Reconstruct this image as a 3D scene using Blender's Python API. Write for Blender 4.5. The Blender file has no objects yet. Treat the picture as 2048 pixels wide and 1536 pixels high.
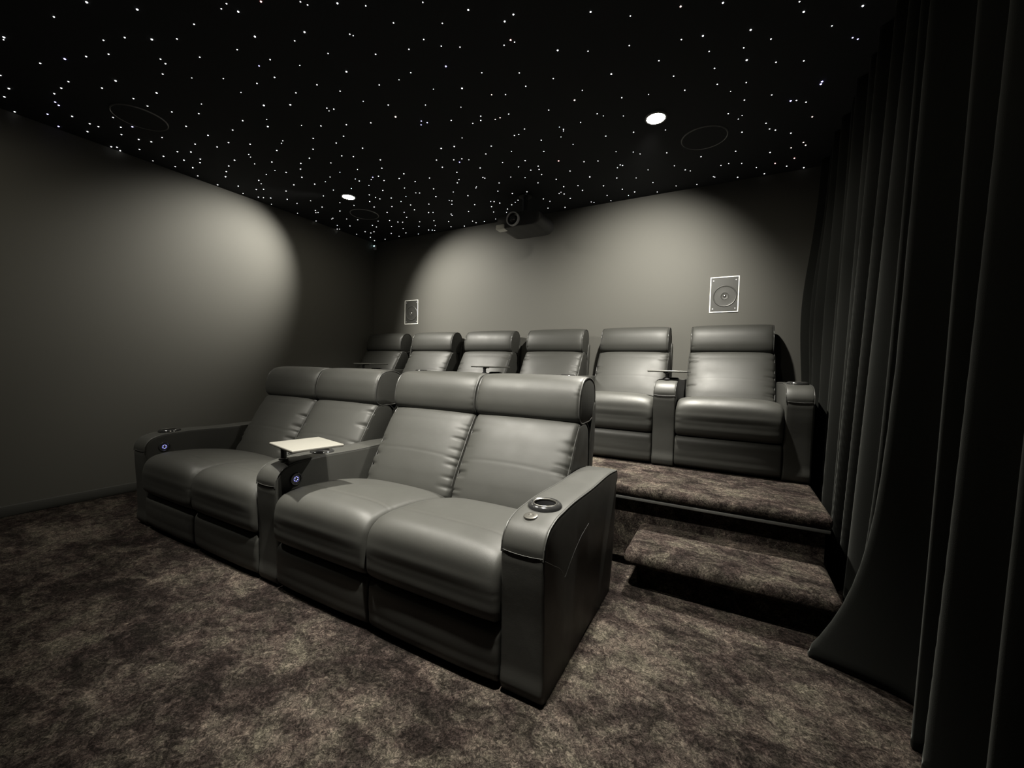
import bpy, bmesh, math, random
from mathutils import Vector, Matrix
sc = bpy.context.scene
col = sc.collection
R = math.radians
# ------------------------------------------------------------------ camera
ROOM_W, ROOM_B, ROOM_F, H = 4.95, 4.0886, -1.7, 2.606
def make_camera():
    f, yaw, pitch, roll = 808.75, -0.4965, -0.0429, 0.0239
    cd = bpy.data.cameras.new('camera'); co = bpy.data.objects.new('camera', cd); col.objects.link(co)
    cd.sensor_fit = 'HORIZONTAL'; cd.sensor_width = 36; cd.lens = 36 * f / 2048
    cd.clip_start = 0.02
    s, c = math.sin(yaw), math.cos(yaw)
    f0 = Vector((s, c, 0)); r0 = Vector((c, -s, 0)); z = Vector((0, 0, 1))
    fw = math.cos(pitch) * f0 + math.sin(pitch) * z
    up = -math.sin(pitch) * f0 + math.cos(pitch) * z
    r = math.cos(roll) * r0 + math.sin(roll) * up
    u = math.cos(roll) * up - math.sin(roll) * r0
    m = Matrix((r, u, -fw)).transposed().to_4x4(); m.translation = Vector((4.1203, 0.2948, 1.0557))
    co.matrix_world = m
    sc.camera = co
make_camera()
# ------------------------------------------------------------------ world, exposure
w = bpy.data.worlds.new('world'); sc.world = w; w.use_nodes = True
w.node_tree.nodes['Background'].inputs[0].default_value = (0.5, 0.5, 0.45, 1)
w.node_tree.nodes['Background'].inputs[1].default_value = 0.0
sc.view_settings.view_transform = 'Standard'; sc.view_settings.look = 'None'
sc.view_settings.gamma = 1; sc.view_settings.use_curve_mapping = False
sc.view_settings.exposure = 1.3
LAMPCOL = (1.0, 0.96, 0.86)
def spot(name, loc, target, power, size, blend, radius=0.03, colr=LAMPCOL):
    l = bpy.data.lights.new(name, 'SPOT'); l.energy = power; l.color = colr
    l.spot_size = R(size); l.spot_blend = blend; l.shadow_soft_size = radius
    o = bpy.data.objects.new(name, l); col.objects.link(o); o.location = loc
    o.rotation_euler = (Vector(target) - Vector(loc)).to_track_quat('-Z', 'Y').to_euler()
    return o
ZL = H - 0.012
L1 = (0.91, 2.93, ZL); L2 = (3.647, 2.943, ZL); L3 = (2.30, 1.24, ZL); L4 = (3.55, 1.13, ZL); L5 = (0.91, 0.70, ZL)  # L3 to L5 are out of view, added to light the front row
spot('downlight_beam', L1, (1.5, 3.6, 0), 95, 92, 1.0)
spot('downlight_beam', L1, (0.0, 2.36, 1.96), 176, 72, 1.0)  # extra lobe added at this lamp for the bright patch on the left wall
spot('downlight_beam', L1, (1.56, ROOM_B, 1.50), 240, 86, 1.0)  # second added lobe, brightens the left part of the back wall
spot('downlight_beam', L2, (3.67, 2.66, 0), 320, 100, 1.0)
spot('downlight_beam', L2, (3.647, 2.943, 0), 60, 150, 0.9)
spot('downlight_beam', L2, (3.30, ROOM_B, 1.50), 215, 98, 1.0)  # added lobe for the glow on the right part of the back wall
spot('downlight_beam', L3, (2.60, 2.30, 0.2), 330, 78, 1.0)
spot('downlight_beam', L4, (3.10, 1.90, 0.2), 280, 76, 1.0)
spot('downlight_beam', L5, (1.25, 1.75, 0.2), 62, 74, 1.0)

# ------------------------------------------------------------------ tagging helpers
def tag(o, label=None, cat=None, group=None, kind=None):
    if label: o['label'] = label
    if cat: o['category'] = cat
    if group: o['group'] = group
    if kind: o['kind'] = kind
    return o
def empty(name, loc, label, cat, group=None, rz=0):
    o = bpy.data.objects.new(name, None); col.objects.link(o); o.location = loc; o.rotation_euler = (0, 0, rz)
    o.empty_display_size = 0.1
    return tag(o, label, cat, group)
def link(name, me, mat, parent=None, smooth=True):
    o = bpy.data.objects.new(name, me); col.objects.link(o)
    if mat and not me.materials: me.materials.append(mat)
    if smooth:
        for p in me.polygons: p.use_smooth = True
    if parent: o.parent = parent
    return o
def obj(name, bm, mat, parent=None, smooth=True, sharp=40):
    bmesh.ops.recalc_face_normals(bm, faces=bm.faces)
    me = bpy.data.meshes.new(name); bm.to_mesh(me); bm.free()
    o = link(name, me, mat, parent, smooth)
    if smooth and sharp:
        me.set_sharp_from_angle(angle=R(sharp))
    return o
def copy_tree(o, parent=None):
    c = o.copy(); col.objects.link(c)
    if parent: c.parent = parent
    for ch in [x for x in bpy.data.objects if x.parent == o]: copy_tree(ch, c)
    return c
# ------------------------------------------------------------------ materials
def newmat(name, base, rough=0.5, metal=0.0, spec=0.5, coat=0):
    m = bpy.data.materials.new(name); m.use_nodes = True; nt = m.node_tree
    b = nt.nodes['Principled BSDF']
    b.inputs['Base Color'].default_value = (*base, 1); b.inputs['Roughness'].default_value = rough
    b.inputs['Metallic'].default_value = metal; b.inputs['Specular IOR Level'].default_value = spec
    b.inputs['Coat Weight'].default_value = coat
    return m, nt, b
def N(nt, t, **k):
    n = nt.nodes.new(t)
    for a, v in k.items(): setattr(n, a, v)
    return n
def noise(nt, vec, scale, detail=2, rough=0.5, dist=0.0):
    n = N(nt, 'ShaderNodeTexNoise'); n.inputs['Scale'].default_value = scale; n.inputs['Detail'].default_value = detail
    n.inputs['Roughness'].default_value = rough; n.inputs['Distortion'].default_value = dist
    nt.links.new(vec, n.inputs['Vector']); return n
def ramp(nt, fac, stops):
    r = N(nt, 'ShaderNodeValToRGB')
    while len(r.color_ramp.elements) < len(stops): r.color_ramp.elements.new(0.5)
    for e, (p, c) in zip(r.color_ramp.elements, stops): e.position = p; e.color = (*c, 1)
    nt.links.new(fac, r.inputs['Fac']); return r
def bump(nt, b, height, strength, dist, prev=None):
    n = N(nt, 'ShaderNodeBump'); n.inputs['Strength'].default_value = strength; n.inputs['Distance'].default_value = dist
    nt.links.new(height, n.inputs['Height'])
    if prev: nt.links.new(prev.outputs['Normal'], n.inputs['Normal'])
    nt.links.new(n.outputs['Normal'], b.inputs['Normal']); return n
def leather():
    m, nt, b = newmat('black_leather', (0.026, 0.026, 0.0232), 0.5, spec=0.34)
    g = N(nt, 'ShaderNodeNewGeometry')
    n1 = noise(nt, g.outputs['Position'], 420, 2, 0.6); n2 = noise(nt, g.outputs['Position'], 9, 3, 0.55)
    p = bump(nt, b, n2.outputs['Fac'], 0.09, 0.010)
    bump(nt, b, n1.outputs['Fac'], 0.22, 0.0008, p)
    r = ramp(nt, n2.outputs['Fac'], [(0.3, (0.50, 0.50, 0.50)), (0.7, (0.58, 0.58, 0.58))])
    nt.links.new(r.outputs['Color'], b.inputs['Roughness'])
    return m
def carpet(name='mottled_carpet'):
    m, nt, b = newmat(name, (0.06, 0.05, 0.045), 0.95, spec=0.04)
    g = N(nt, 'ShaderNodeNewGeometry')
    mp = N(nt, 'ShaderNodeMapping'); mp.inputs['Rotation'].default_value = (0, 0, R(35)); mp.inputs['Scale'].default_value = (1, 1.6, 1)
    nt.links.new(g.outputs['Position'], mp.inputs['Vector'])
    wp = noise(nt, g.outputs['Position'], 5.5, 3, 0.6)
    va = N(nt, 'ShaderNodeMix', data_type='VECTOR'); va.inputs['Factor'].default_value = 0.22
    nt.links.new(mp.outputs['Vector'], va.inputs['A']); nt.links.new(wp.outputs['Color'], va.inputs['B'])
    big = noise(nt, va.outputs['Result'], 4.2, 7, 0.66, 0.6)
    mid = noise(nt, va.outputs['Result'], 22, 5, 0.7, 0.5)
    mx = N(nt, 'ShaderNodeMix', data_type='FLOAT'); mx.inputs['Factor'].default_value = 0.42
    nt.links.new(big.outputs['Fac'], mx.inputs['A']); nt.links.new(mid.outputs['Fac'], mx.inputs['B'])
    c = ramp(nt, mx.outputs['Result'], [(0.40, (0.0120, 0.0097, 0.0090)), (0.47, (0.025, 0.0200, 0.0182)), (0.53, (0.050, 0.0420, 0.0365)), (0.60, (0.088, 0.0765, 0.0640))])
    fine = noise(nt, g.outputs['Position'], 78, 6, 0.85, 1.5)
    fr = ramp(nt, fine.outputs['Fac'], [(0.39, (0.22, 0.21, 0.205)), (0.5, (0.78, 0.77, 0.75)), (0.61, (2.2, 2.12, 2.05))])
    mul = N(nt, 'ShaderNodeMix', data_type='RGBA', blend_type='MULTIPLY'); mul.inputs['Factor'].default_value = 1
    nt.links.new(c.outputs['Color'], mul.inputs['A']); nt.links.new(fr.outputs['Color'], mul.inputs['B'])
    hn = noise(nt, g.outputs['Position'], 9.5, 3, 0.6)
    hr = ramp(nt, hn.outputs['Fac'], [(0.40, (1.03, 0.985, 0.995)), (0.5, (1, 1, 1)), (0.60, (0.965, 1.01, 0.965))])
    m2 = N(nt, 'ShaderNodeMix', data_type='RGBA', blend_type='MULTIPLY'); m2.inputs['Factor'].default_value = 1
    nt.links.new(mul.outputs['Result'], m2.inputs['A']); nt.links.new(hr.outputs['Color'], m2.inputs['B']); mul = m2
    nt.links.new(mul.outputs['Result'], b.inputs['Base Color'])
    p = bump(nt, b, mid.outputs['Fac'], 0.5, 0.03)
    bump(nt, b, fine.outputs['Fac'], 1.0, 0.012, p)
    b.inputs['Sheen Weight'].default_value = 1.0; b.inputs['Sheen Roughness'].default_value = 0.35
    b.inputs['Sheen Tint'].default_value = (0.16, 0.14, 0.12, 1)
    nt.links.new(mul.outputs['Result'], b.inputs['Sheen Tint'])
    return m
def paint(name, base, rough, nscale=200, st=0.05):
    m, nt, b = newmat(name, base, rough, spec=0.3)
    g = N(nt, 'ShaderNodeNewGeometry'); n = noise(nt, g.outputs['Position'], nscale, 3)
    bump(nt, b, n.outputs['Fac'], st, 0.002)
    return m
def cloth():
    m, nt, b = newmat('black_velvet', (0.011, 0.0115, 0.0105), 0.95, spec=0.05)
    g = N(nt, 'ShaderNodeNewGeometry'); n = noise(nt, g.outputs['Position'], 500, 2)
    bump(nt, b, n.outputs['Fac'], 0.3, 0.001)
    b.inputs['Sheen Weight'].default_value = 0.12; b.inputs['Sheen Roughness'].default_value = 0.4
    b.inputs['Sheen Tint'].default_value = (0.6, 0.62, 0.58, 1)
    return m
def emit(name, c, s):
    m = bpy.data.materials.new(name); m.use_nodes = True; nt = m.node_tree
    b = nt.nodes['Principled BSDF']; b.inputs['Base Color'].default_value = (*c, 1)
    b.inputs['Emission Color'].default_value = (*c, 1); b.inputs['Emission Strength'].default_value = s
    return m
LEA = leather(); CAR = carpet(); CLO = cloth()
WALL = paint('dark_grey_paint', (0.070, 0.0685, 0.061), 0.75)
CEIL = paint('black_ceiling_felt', (0.016, 0.017, 0.019), 0.95, 300, 0.2)
BASEB = paint('dark_satin_paint', (0.045, 0.045, 0.042), 0.4)
GLOSS, _, _ = newmat('glossy_black_plastic', (0.015, 0.015, 0.015), 0.15, spec=0.8)
MATTE, _, _ = newmat('matte_black_plastic', (0.012, 0.012, 0.013), 0.5)
CHROME, _, _ = newmat('brushed_steel', (0.45, 0.43, 0.40), 0.28, 1.0)
PIPE, _, _ = newmat('leather_piping', (0.022, 0.022, 0.020), 0.5)
TRAY = paint('grey_laminate', (0.125, 0.121, 0.107), 0.42, 90, 0.03)
DTRAY = paint('dark_laminate', (0.05, 0.05, 0.045), 0.35, 90, 0.03)
WHITE, _, _ = newmat('white_trim', (0.85, 0.85, 0.8), 0.5)
GREY, _, _ = newmat('grey_plastic', (0.42, 0.42, 0.45), 0.4)
GUN, _, _ = newmat('gunmetal', (0.16, 0.155, 0.14), 0.35, 0.9)
STRIP, _, _ = newmat('dark_aluminium_strip', (0.10, 0.10, 0.095), 0.4, 0.4)
LAMPM = emit('lamp_lens', (1.0, 0.93, 0.75), 90)
LED = emit('blue_led', (0.25, 0.25, 1.0), 0.12)
LEDW = emit('white_led', (0.62, 0.64, 1.0), 1.2)
LEDC = emit('cyan_led', (0.6, 0.95, 1.0), 3.0)
STARM = {'n': emit('star_white', (0.95, 0.97, 1.0), 2.6), 'b': emit('star_blue', (0.5, 0.47, 1.0), 4),
         'w': emit('star_warm', (1.0, 0.78, 0.7), 3), 'r': emit('star_red', (1.0, 0.5, 0.47), 4)}
for m in list(STARM.values()) + [LED, LEDW, LEDC]: m.cycles.emission_sampling = 'NONE'
# ------------------------------------------------------------------ geometry helpers
def box(bm, x0, x1, y0, y1, z0, z1, bev=0.0, seg=2):
    r = bmesh.ops.create_cube(bm, size=1)
    for v in r['verts']:
        v.co = Vector(((x0 + x1) / 2 + v.co.x * (x1 - x0), (y0 + y1) / 2 + v.co.y * (y1 - y0), (z0 + z1) / 2 + v.co.z * (z1 - z0)))
    if bev:
        es = list({e for v in r['verts'] for e in v.link_edges})
        bmesh.ops.bevel(bm, geom=es, offset=bev, segments=seg, profile=0.5, affect='EDGES')
def lathe(bm, prof, M=Matrix(), n=40, close=False):
    """prof: list of (r, z); revolved about z, then transformed by M"""
    rings = []
    for r, z in prof:
        if r < 1e-6: rings.append([bm.verts.new(M @ Vector((0, 0, z)))])
        else: rings.append([bm.verts.new(M @ Vector((r * math.cos(2 * math.pi * i / n), r * math.sin(2 * math.pi * i / n), z))) for i in range(n)])
    pairs = list(zip(rings, rings[1:])) + ([(rings[-1], rings[0])] if close else [])
    for a, b in pairs:
        if len(a) == 1 and len(b) == 1: continue
        for i in range(n):
            j = (i + 1) % n
            if len(a) == 1: bm.faces.new((a[0], b[i], b[j]))
            elif len(b) == 1: bm.faces.new((a[i], a[j], b[0]))
            else: bm.faces.new((a[i], a[j], b[j], b[i]))
def tube(bm, pts, r, n=8, cap=True):
    pts = [Vector(p) for p in pts]; rings = []
    up = Vector((0.13, 0.31, 0.94)).normalized()
    for i, p in enumerate(pts):
        t = (pts[min(i + 1, len(pts) - 1)] - pts[max(i - 1, 0)]).normalized()
        a = t.cross(up)
        if a.length < 1e-3: a = t.cross(Vector((1, 0, 0)))
        a.normalize(); b = t.cross(a)
        rings.append([bm.verts.new(p + r * (math.cos(2 * math.pi * k / n) * a + math.sin(2 * math.pi * k / n) * b)) for k in range(n)])
    for q, s in zip(rings, rings[1:]):
        for k in range(n): bm.faces.new((q[k], q[(k + 1) % n], s[(k + 1) % n], s[k]))
    if cap: bm.faces.new(rings[0]); bm.faces.new(list(reversed(rings[-1])))
def catmull(P, n, closed=True):
    """resample control polygon to n points evenly along a Catmull-Rom curve"""
    L = len(P); out = []
    dist = lambda a, b: max(math.dist(a, b), 1e-6)
    def tang(p0, p1, p2):   # chord-weighted tangent at p1, per unit length, so unequal spacing does not overshoot
        a, b = dist(p0, p1), dist(p1, p2)
        if p0 is p1: return [(z - y) / b for y, z in zip(p1, p2)]
        if p1 is p2: return [(y - x) / a for x, y in zip(p0, p1)]
        return [((y - x) / a * b + (z - y) / b * a) / (a + b) for x, y, z in zip(p0, p1, p2)]
    for i in range(L if closed else L - 1):
        p0, p1, p2, p3 = (P[(i - 1) % L], P[i], P[(i + 1) % L], P[(i + 2) % L]) if closed else (P[max(i - 1, 0)], P[i], P[i + 1], P[min(i + 2, L - 1)])
        h = dist(p1, p2); m1 = tang(p0, p1, p2); m2 = tang(p1, p2, p3)
        for k in range(24):
            t = k / 24; a1 = 2 * t ** 3 - 3 * t * t + 1; a2 = t ** 3 - 2 * t * t + t; a3 = -2 * t ** 3 + 3 * t * t; a4 = t ** 3 - t * t
            out.append(tuple(a1 * x + a2 * h * u + a3 * y + a4 * h * v for x, u, y, v in zip(p1, m1, p2, m2)))
    if not closed: out.append(tuple(P[-1]))
    pts = out + ([out[0]] if closed else [])
    acc = [0]
    for a, b in zip(pts, pts[1:]): acc.append(acc[-1] + math.dist(a, b))
    T = acc[-1]; res = []; j = 0
    for k in range(n):
        s = T * k / (n if closed else n - 1)
        while j < len(acc) - 2 and acc[j + 1] < s: j += 1
        f = (s - acc[j]) / max(acc[j + 1] - acc[j], 1e-9)
        res.append(tuple(a + (b - a) * min(max(f, 0), 1) for a, b in zip(pts[j], pts[j + 1])))
    return res
def sweep(prof, x0, x1, er, n=160, disp=None, dense=10, nx=14):
    """a soft block: closed (y,z) outline run along x, its two ends rounded by er; disp(u, d, y, z, ny, nz, s) moves points along the normal
    (u: -1..1 across, d: distance to the nearer end, s: 0..1 round the outline)"""
    P = catmull(prof, n)
    A = sum(P[i][0] * P[(i + 1) % n][1] - P[(i + 1) % n][0] * P[i][1] for i in range(n))
    sg = 1 if A > 0 else -1
    NR = []
    for i in range(n):
        a, b = P[i - 1], P[(i + 1) % n]
        dy, dz = b[0] - a[0], b[1] - a[1]; l = math.hypot(dy, dz) or 1
        NR.append((sg * dz / l, -sg * dy / l))
    W = x1 - x0
    ds = [0, er * 0.07, er * 0.2, er * 0.42, er * 0.7, er]
    k = er
    while k < min(0.13, W / 2 - 0.02) and dense: k += 0.013 if dense else 1; ds.append(k)
    last = ds[-1]; m = nx
    mids = [last + (W - 2 * last) * (i + 1) / (m + 1) for i in range(m)]
    xs = ds + mids + [W - d for d in reversed(ds)]
    bm = bmesh.new(); rings = []
    for x in xs:
        d = min(x, W - x); u = 2 * x / W - 1
        ins = er * (1 - math.sqrt(max(0, 1 - (1 - d / er) ** 2))) if d < er else 0
        ring = []
        for i, (p, q) in enumerate(zip(P, NR)):
            o = -ins
            if disp: o += disp(u, d, p[0], p[1], q[0], q[1], i / n)
            ring.append(bm.verts.new((x0 + x, p[0] + q[0] * o, max(0.002, p[1] + q[1] * o))))
        rings.append(ring)
    for a, b in zip(rings, rings[1:]):
        for i in range(n):
            j = (i + 1) % n; bm.faces.new((a[i], a[j], b[j], b[i]))
    bm.faces.new(rings[0]); bm.faces.new(list(reversed(rings[-1])))
    return bm
def gathers(seed, amp, reach, count=15):
    """puckers sewn into a side seam: uneven short ridges that fade away from the seam"""
    rnd = random.Random(seed); C = [[(rnd.random(), rnd.uniform(0.5, 1.2), rnd.uniform(0.004, 0.009), rnd.uniform(0.5, 1.3)) for _ in range(count * 2)] for _ in range(2)]
    def f(u, d, s):
        if d > reach * 2.2: return 0
        side = C[0] if u < 0 else C[1]; v = 0
        for c, a, wdt, rc in side:
            e = (s - c) / wdt
            if abs(e) < 3: v += a * math.exp(-e * e) * math.exp(-d / (reach * rc))
        return -amp * v * min(1, d / 0.006)
    return f
# ------------------------------------------------------------------ room shell
def slab(name, x0, x1, y0, y1, z0, z1, mat):
    bm = bmesh.new(); box(bm, x0, x1, y0, y1, z0, z1)
    return tag(obj(name, bm, mat, smooth=False), kind='structure')
slab('floor', -0.1, ROOM_W + 0.1, ROOM_F - 0.1, ROOM_B + 0.1, -0.1, 0, CAR)
slab('ceiling', -0.1, ROOM_W + 0.1, ROOM_F - 0.1, ROOM_B + 0.1, H, H + 0.1, CEIL)
slab('wall_left', -0.1, 0, ROOM_F, ROOM_B, 0, H, WALL)
slab('wall_right', ROOM_W, ROOM_W + 0.1, ROOM_F, ROOM_B, 0, H, WALL)
slab('wall_back', -0.1, ROOM_W + 0.1, ROOM_B, ROOM_B + 0.1, 0, H, WALL)
slab('wall_front', -0.1, ROOM_W + 0.1, ROOM_F - 0.1, ROOM_F, 0, H, WALL)
bm = bmesh.new(); box(bm, 0.0, 0.016, ROOM_F, 2.62, 0, 0.072, 0.004)
tag(obj('baseboard_left', bm, BASEB), kind='structure')
# ------------------------------------------------------------------ platform and step
def nosed(x0, x1, yb, yf, zt, th, r, endr=0.0):
    """carpeted tread: flat top, rounded nose at the front (and softly at its ends)"""
    pr = [(yb, zt), (yb, zt - th), ((yb + yf) / 2, zt - th), (yf + r, zt - th), (yf + r * 0.35, zt - th * 0.9), (yf, zt - th * 0.55), (yf + r * 0.25, zt - th * 0.16), (yf + r * 1.0, zt - 0.001), (yf + r * 2.2, zt), ((yb + yf) / 2, zt)]
    P = []
    for i, p in enumerate(pr):
        P.append(p)
    rnd = random.Random(4)
    return sweep_sharp(P, x0, x1, endr)
def sweep_sharp(P, x0, x1, er):
    # subdivide the outline, keep the back corners
    n = len(P); bm = bmesh.new()
    sm = catmull(P[3:9], 26, closed=False)
    out = [P[0], P[1], P[2]] + sm + [P[9]]
    m = len(out)
    A = sum(out[i][0] * out[(i + 1) % m][1] - out[(i + 1) % m][0] * out[i][1] for i in range(m)); sg = 1 if A > 0 else -1
    W = x1 - x0
    ds = [0, er * .15, er * .4, er * .7, er] if er else [0]
    xs = ds + [W * 0.25, W * 0.5, W * 0.75] + [W - d for d in reversed(ds)]
    rings = []
    for x in xs:
        d = min(x, W - x); ins = er * (1 - math.sqrt(max(0, 1 - (1 - d / er) ** 2))) if er and d < er else 0
        ring = []
        for i, p in enumerate(out):
            a, b = out[i - 1], out[(i + 1) % m]; dy, dz = b[0] - a[0], b[1] - a[1]; l = math.hypot(dy, dz) or 1
            ring.append(bm.verts.new((x0 + x, p[0] - sg * dz / l * ins * (0 if i < 2 else 1), p[1] + sg * dy / l * ins)))
        rings.append(ring)
    for a, b in zip(rings, rings[1:]):
        for i in range(m): bm.faces.new((a[i], a[(i + 1) % m], b[(i + 1) % m], b[i]))
    bm.faces.new(rings[0]); bm.faces.new(list(reversed(rings[-1])))
    return bm
PH = 0.411
CH = PH + 0.001   # chairs rest on the pile
pf = empty('carpeted_platform', (2.28, 2.62, 0), 'long raised platform in mottled brown carpet under the back row of recliners', 'platform')
def world_part(name, bm, mat, parent, **k):
    o = obj(name, bm, mat, parent, **k); o.location = (-parent.location.x, -parent.location.y, -parent.location.z); return o
world_part('deck', nosed(0.002, 4.552, ROOM_B - 0.001, 2.555, PH, 0.062, 0.035, 0.02), CAR, pf)
bm = bmesh.new(); box(bm, 0.004, 4.535, 2.625, ROOM_B - 0.004, 0.0, PH - 0.0625); world_part('riser', bm, CAR, pf, smooth=False)
bm = bmesh.new(); box(bm, 0.004, 4.545, 2.566, 2.6245, PH - 0.079, PH - 0.0625, 0.004); world_part('nosing_strip', bm, STRIP, pf)['label'] = 'thin dark metal strip under the nosing'
st = empty('carpeted_step', (4.1, 2.4, 0), 'low carpeted step with a rounded nose in front of the platform, by the curtain', 'step')
world_part('tread', nosed(3.70, 4.535, 2.622, 2.215, 0.197, 0.075, 0.045, 0.035), CAR, st)
bm = bmesh.new(); box(bm, 3.755, 4.52, 2.285, 2.62, 0.0, 0.1215, 0.006); world_part('riser', bm, CAR, st)
# ------------------------------------------------------------------ seating
AW = 0.1518
ARM = [(0.012, 0.003), (0.001, 0.016), (-0.001, 0.10), (-0.004, 0.25), (-0.012, 0.42), (-0.012, 0.478), (-0.004, 0.515), (0.022, 0.548), (0.07, 0.567), (0.16, 0.576), (0.45, 0.574), (0.82, 0.566), (0.858, 0.560), (0.867, 0.545), (0.862, 0.50), (0.845, 0.33), (0.797, 0.03), (0.785, 0.004), (0.45, 0.002)]
def arm_out(n=200): return catmull(ARM, n)
def make_arm(parent, x0, cup_y, socket, outer, width=AW, control=None, name='armrest'):
    def disp(u, d, y, z, ny, nz, s):
        o = 0.0
        if z > 0.475 or (ny < -0.5 and z > 0.475): o += 0.0035 * (1 - abs(u) ** 6)
        if ny < -0.6 and abs(z - 0.474) < 0.012: o -= 0.003 * math.exp(-((z - 0.474) / 0.004) ** 2)
        return o
    bm = sweep(ARM, x0, x0 + width, 0.011, n=170, disp=disp, dense=0, nx=4)
    a = obj(name, bm, LEA, parent, sharp=50)
    # piping along both top edges, and the seam that ends the top panel
    pl = [p for p in arm_out(240)]
    i0 = min(range(len(pl)), key=lambda i: abs(pl[i][1] - 0.474) + (0 if pl[i][0] < 0.1 else 9))
    i1 = min(range(len(pl)), key=lambda i: abs(pl[i][1] - 0.50) + (0 if pl[i][0] > 0.7 else 9))
    seq = pl[min(i0, i1):max(i0, i1)]
    for x in (x0 + 0.003, x0 + width - 0.003):
        bm = bmesh.new(); tube(bm, [(x, p[0] * 1.0, p[1] - 0.0015) for p in seq], 0.0024, 6); obj('piping', bm, PIPE, a)
    bm = bmesh.new(); tube(bm, [(x0 + 0.004 + (width - 0.008) * t, -0.0135 + 0.003 * (2 * t - 1) ** 4, 0.474 + 0.004 * (2 * t - 1) ** 2) for t in [i / 12 for i in range(13)]], 0.0014, 6)
    obj('front_seam', bm, LEA, a)
    cx = x0 + width / 2
    # cup holder: a raised glossy ring round a dark well cut into the arm
    if cup_y is not None:
        cut = bmesh.new(); lathe(cut, [(0, -0.075), (0.040, -0.075), (0.040, 0.05), (0, 0.05)], Matrix.Translation((cx, cup_y, 0.576)), 40)
        bmesh.ops.recalc_face_normals(cut, faces=cut.faces)
        cm = bpy.data.meshes.new('cut'); cut.to_mesh(cm); cut.free(); co = bpy.data.objects.new('cut', cm); col.objects.link(co)
        co.location = parent.location; bpy.context.view_layer.update()
        md = a.modifiers.new('b', 'BOOLEAN'); md.operation = 'DIFFERENCE'; md.solver = 'EXACT'; md.object = co
        dg = bpy.context.evaluated_depsgraph_get(); dg.update()
        nm = bpy.data.meshes.new_from_object(a.evaluated_get(dg)); a.modifiers.clear(); old = a.data; a.data = nm
        nm.name = 'armrest'; bpy.data.meshes.remove(old); bpy.data.objects.remove(co); bpy.data.meshes.remove(cm)
        bm = bmesh.new()
        lathe(bm, [(0.0405, -0.004), (0.0405, 0.006), (0.043, 0.011), (0.048, 0.013), (0.054, 0.010), (0.059, 0.004), (0.060, -0.004), (0.054, -0.006)], Matrix.Translation((cx, cup_y, 0.580)), 48, True)
        c = obj('cup_holder', bm, GLOSS, a); c['label'] = 'glossy black cup holder ring'
        bm = bmesh.new(); lathe(bm, [(0.0, -0.068), (0.037, -0.068), (0.0395, -0.06), (0.0402, 0.002), (0.0386, 0.004), (0.0378, 0.0), (0.0378, -0.058), (0.035, -0.064), (0, -0.0645)], Matrix.Translation((cx, cup_y, 0.581)), 40)
        obj('cup_well', bm, MATTE, a)
        bm = bmesh.new(); lathe(bm, [(0.0375, 0.004), (0.0385, 0.0075), (0.0405, 0.0085), (0.0420, 0.0075), (0.0410, 0.004)], Matrix.Translation((cx, cup_y, 0.584)), 44, True)
        obj('cup_lip', bm, GUN, a)['label'] = 'thin bright metal lip'
    if socket:
        bm = bmesh.new(); lathe(bm, [(0, 0.0005), (0.007, 0.0005), (0.009, 0.0025), (0.018, 0.003), (0.023, 0.0015), (0.024, -0.001), (0.024, -0.006), (0, -0.006)], Matrix.Translation((cx - 0.010, socket, 0.5715)) @ Matrix.Rotation(R(7), 4, 'X'), 36)
        c = obj('tray_socket', bm, GUN, a); c['label'] = 'round metal tray socket cap'
    if control:
        M = Matrix.Translation((x0 + width, 0.088, 0.492)) @ Matrix.Rotation(R(90), 4, 'Y')
        bm = bmesh.new(); lathe(bm, [(0, 0.002), (0.021, 0.002), (0.024, 0.006), (0.028, 0.0065), (0.031, 0.004), (0.032, -0.004), (0, -0.004)], M, 40)
        c = obj('control_panel', bm, GLOSS, a); c['label'] = 'round black control panel with glowing blue and white dots'
        bm = bmesh.new()
        for dy, dz in ((0.002, 0.011), (-0.006, 0.006), (0.008, 0.005), (-0.007, -0.004), (0.007, -0.004), (0.001, -0.010)):
            lathe(bm, [(0, 0.0032), (0.0012, 0.0028), (0.0016, 0.002), (0, 0.0018)], Matrix.Translation((x0 + width, 0.088 + dy, 0.492 + dz)) @ Matrix.Rotation(R(90), 4, 'Y'), 10)
        d = obj('indicator_lights', bm, LEDW, a); d['label'] = 'glowing white dots'
        bm = bmesh.new()
        lathe(bm, [(0.010, 0.0024), (0.0125, 0.0030), (0.0135, 0.0024), (0.0115, 0.002)], M, 30, True)
        d = obj('indicator_ring', bm, LED, a); d['label'] = 'faint blue ring'
    if outer:   # stitched pocket seam on the outer side panel
        bm = bmesh.new(); xo = x0 + width + 0.0005
        pts = catmull([(-0.005, 0.470), (0.06, 0.43), (0.13, 0.385), (0.165, 0.345), (0.168, 0.342), (0.185, 0.352), (0.24, 0.385), (0.33, 0.425), (0.42, 0.445)], 40, closed=False)
        tube(bm, [(xo - 0.0006, p[0], p[1]) for p in pts], 0.0013, 6)
        obj('side_seam', bm, LEA, a)
    return a
SEAT = [(0.03, 0.220), (0.000, 0.224), (-0.021, 0.245), (-0.028, 0.30), (-0.026, 0.36), (-0.012, 0.405), (0.018, 0.432), (0.07, 0.444), (0.16, 0.444), (0.30, 0.430), (0.42, 0.405), (0.52, 0.375), (0.60, 0.35), (0.62, 0.30), (0.60, 0.24), (0.45, 0.222), (0.2, 0.220)]
BACK = [(0.492, 0.350), (0.503, 0.395), (0.540, 0.475), (0.590, 0.562), (0.642, 0.648), (0.695, 0.735), (0.735, 0.786), (0.778, 0.800), (0.815, 0.795), (0.850, 0.76), (0.865, 0.65), (0.86, 0.50), (0.83, 0.36), (0.74, 0.325), (0.60, 0.325)]
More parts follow.
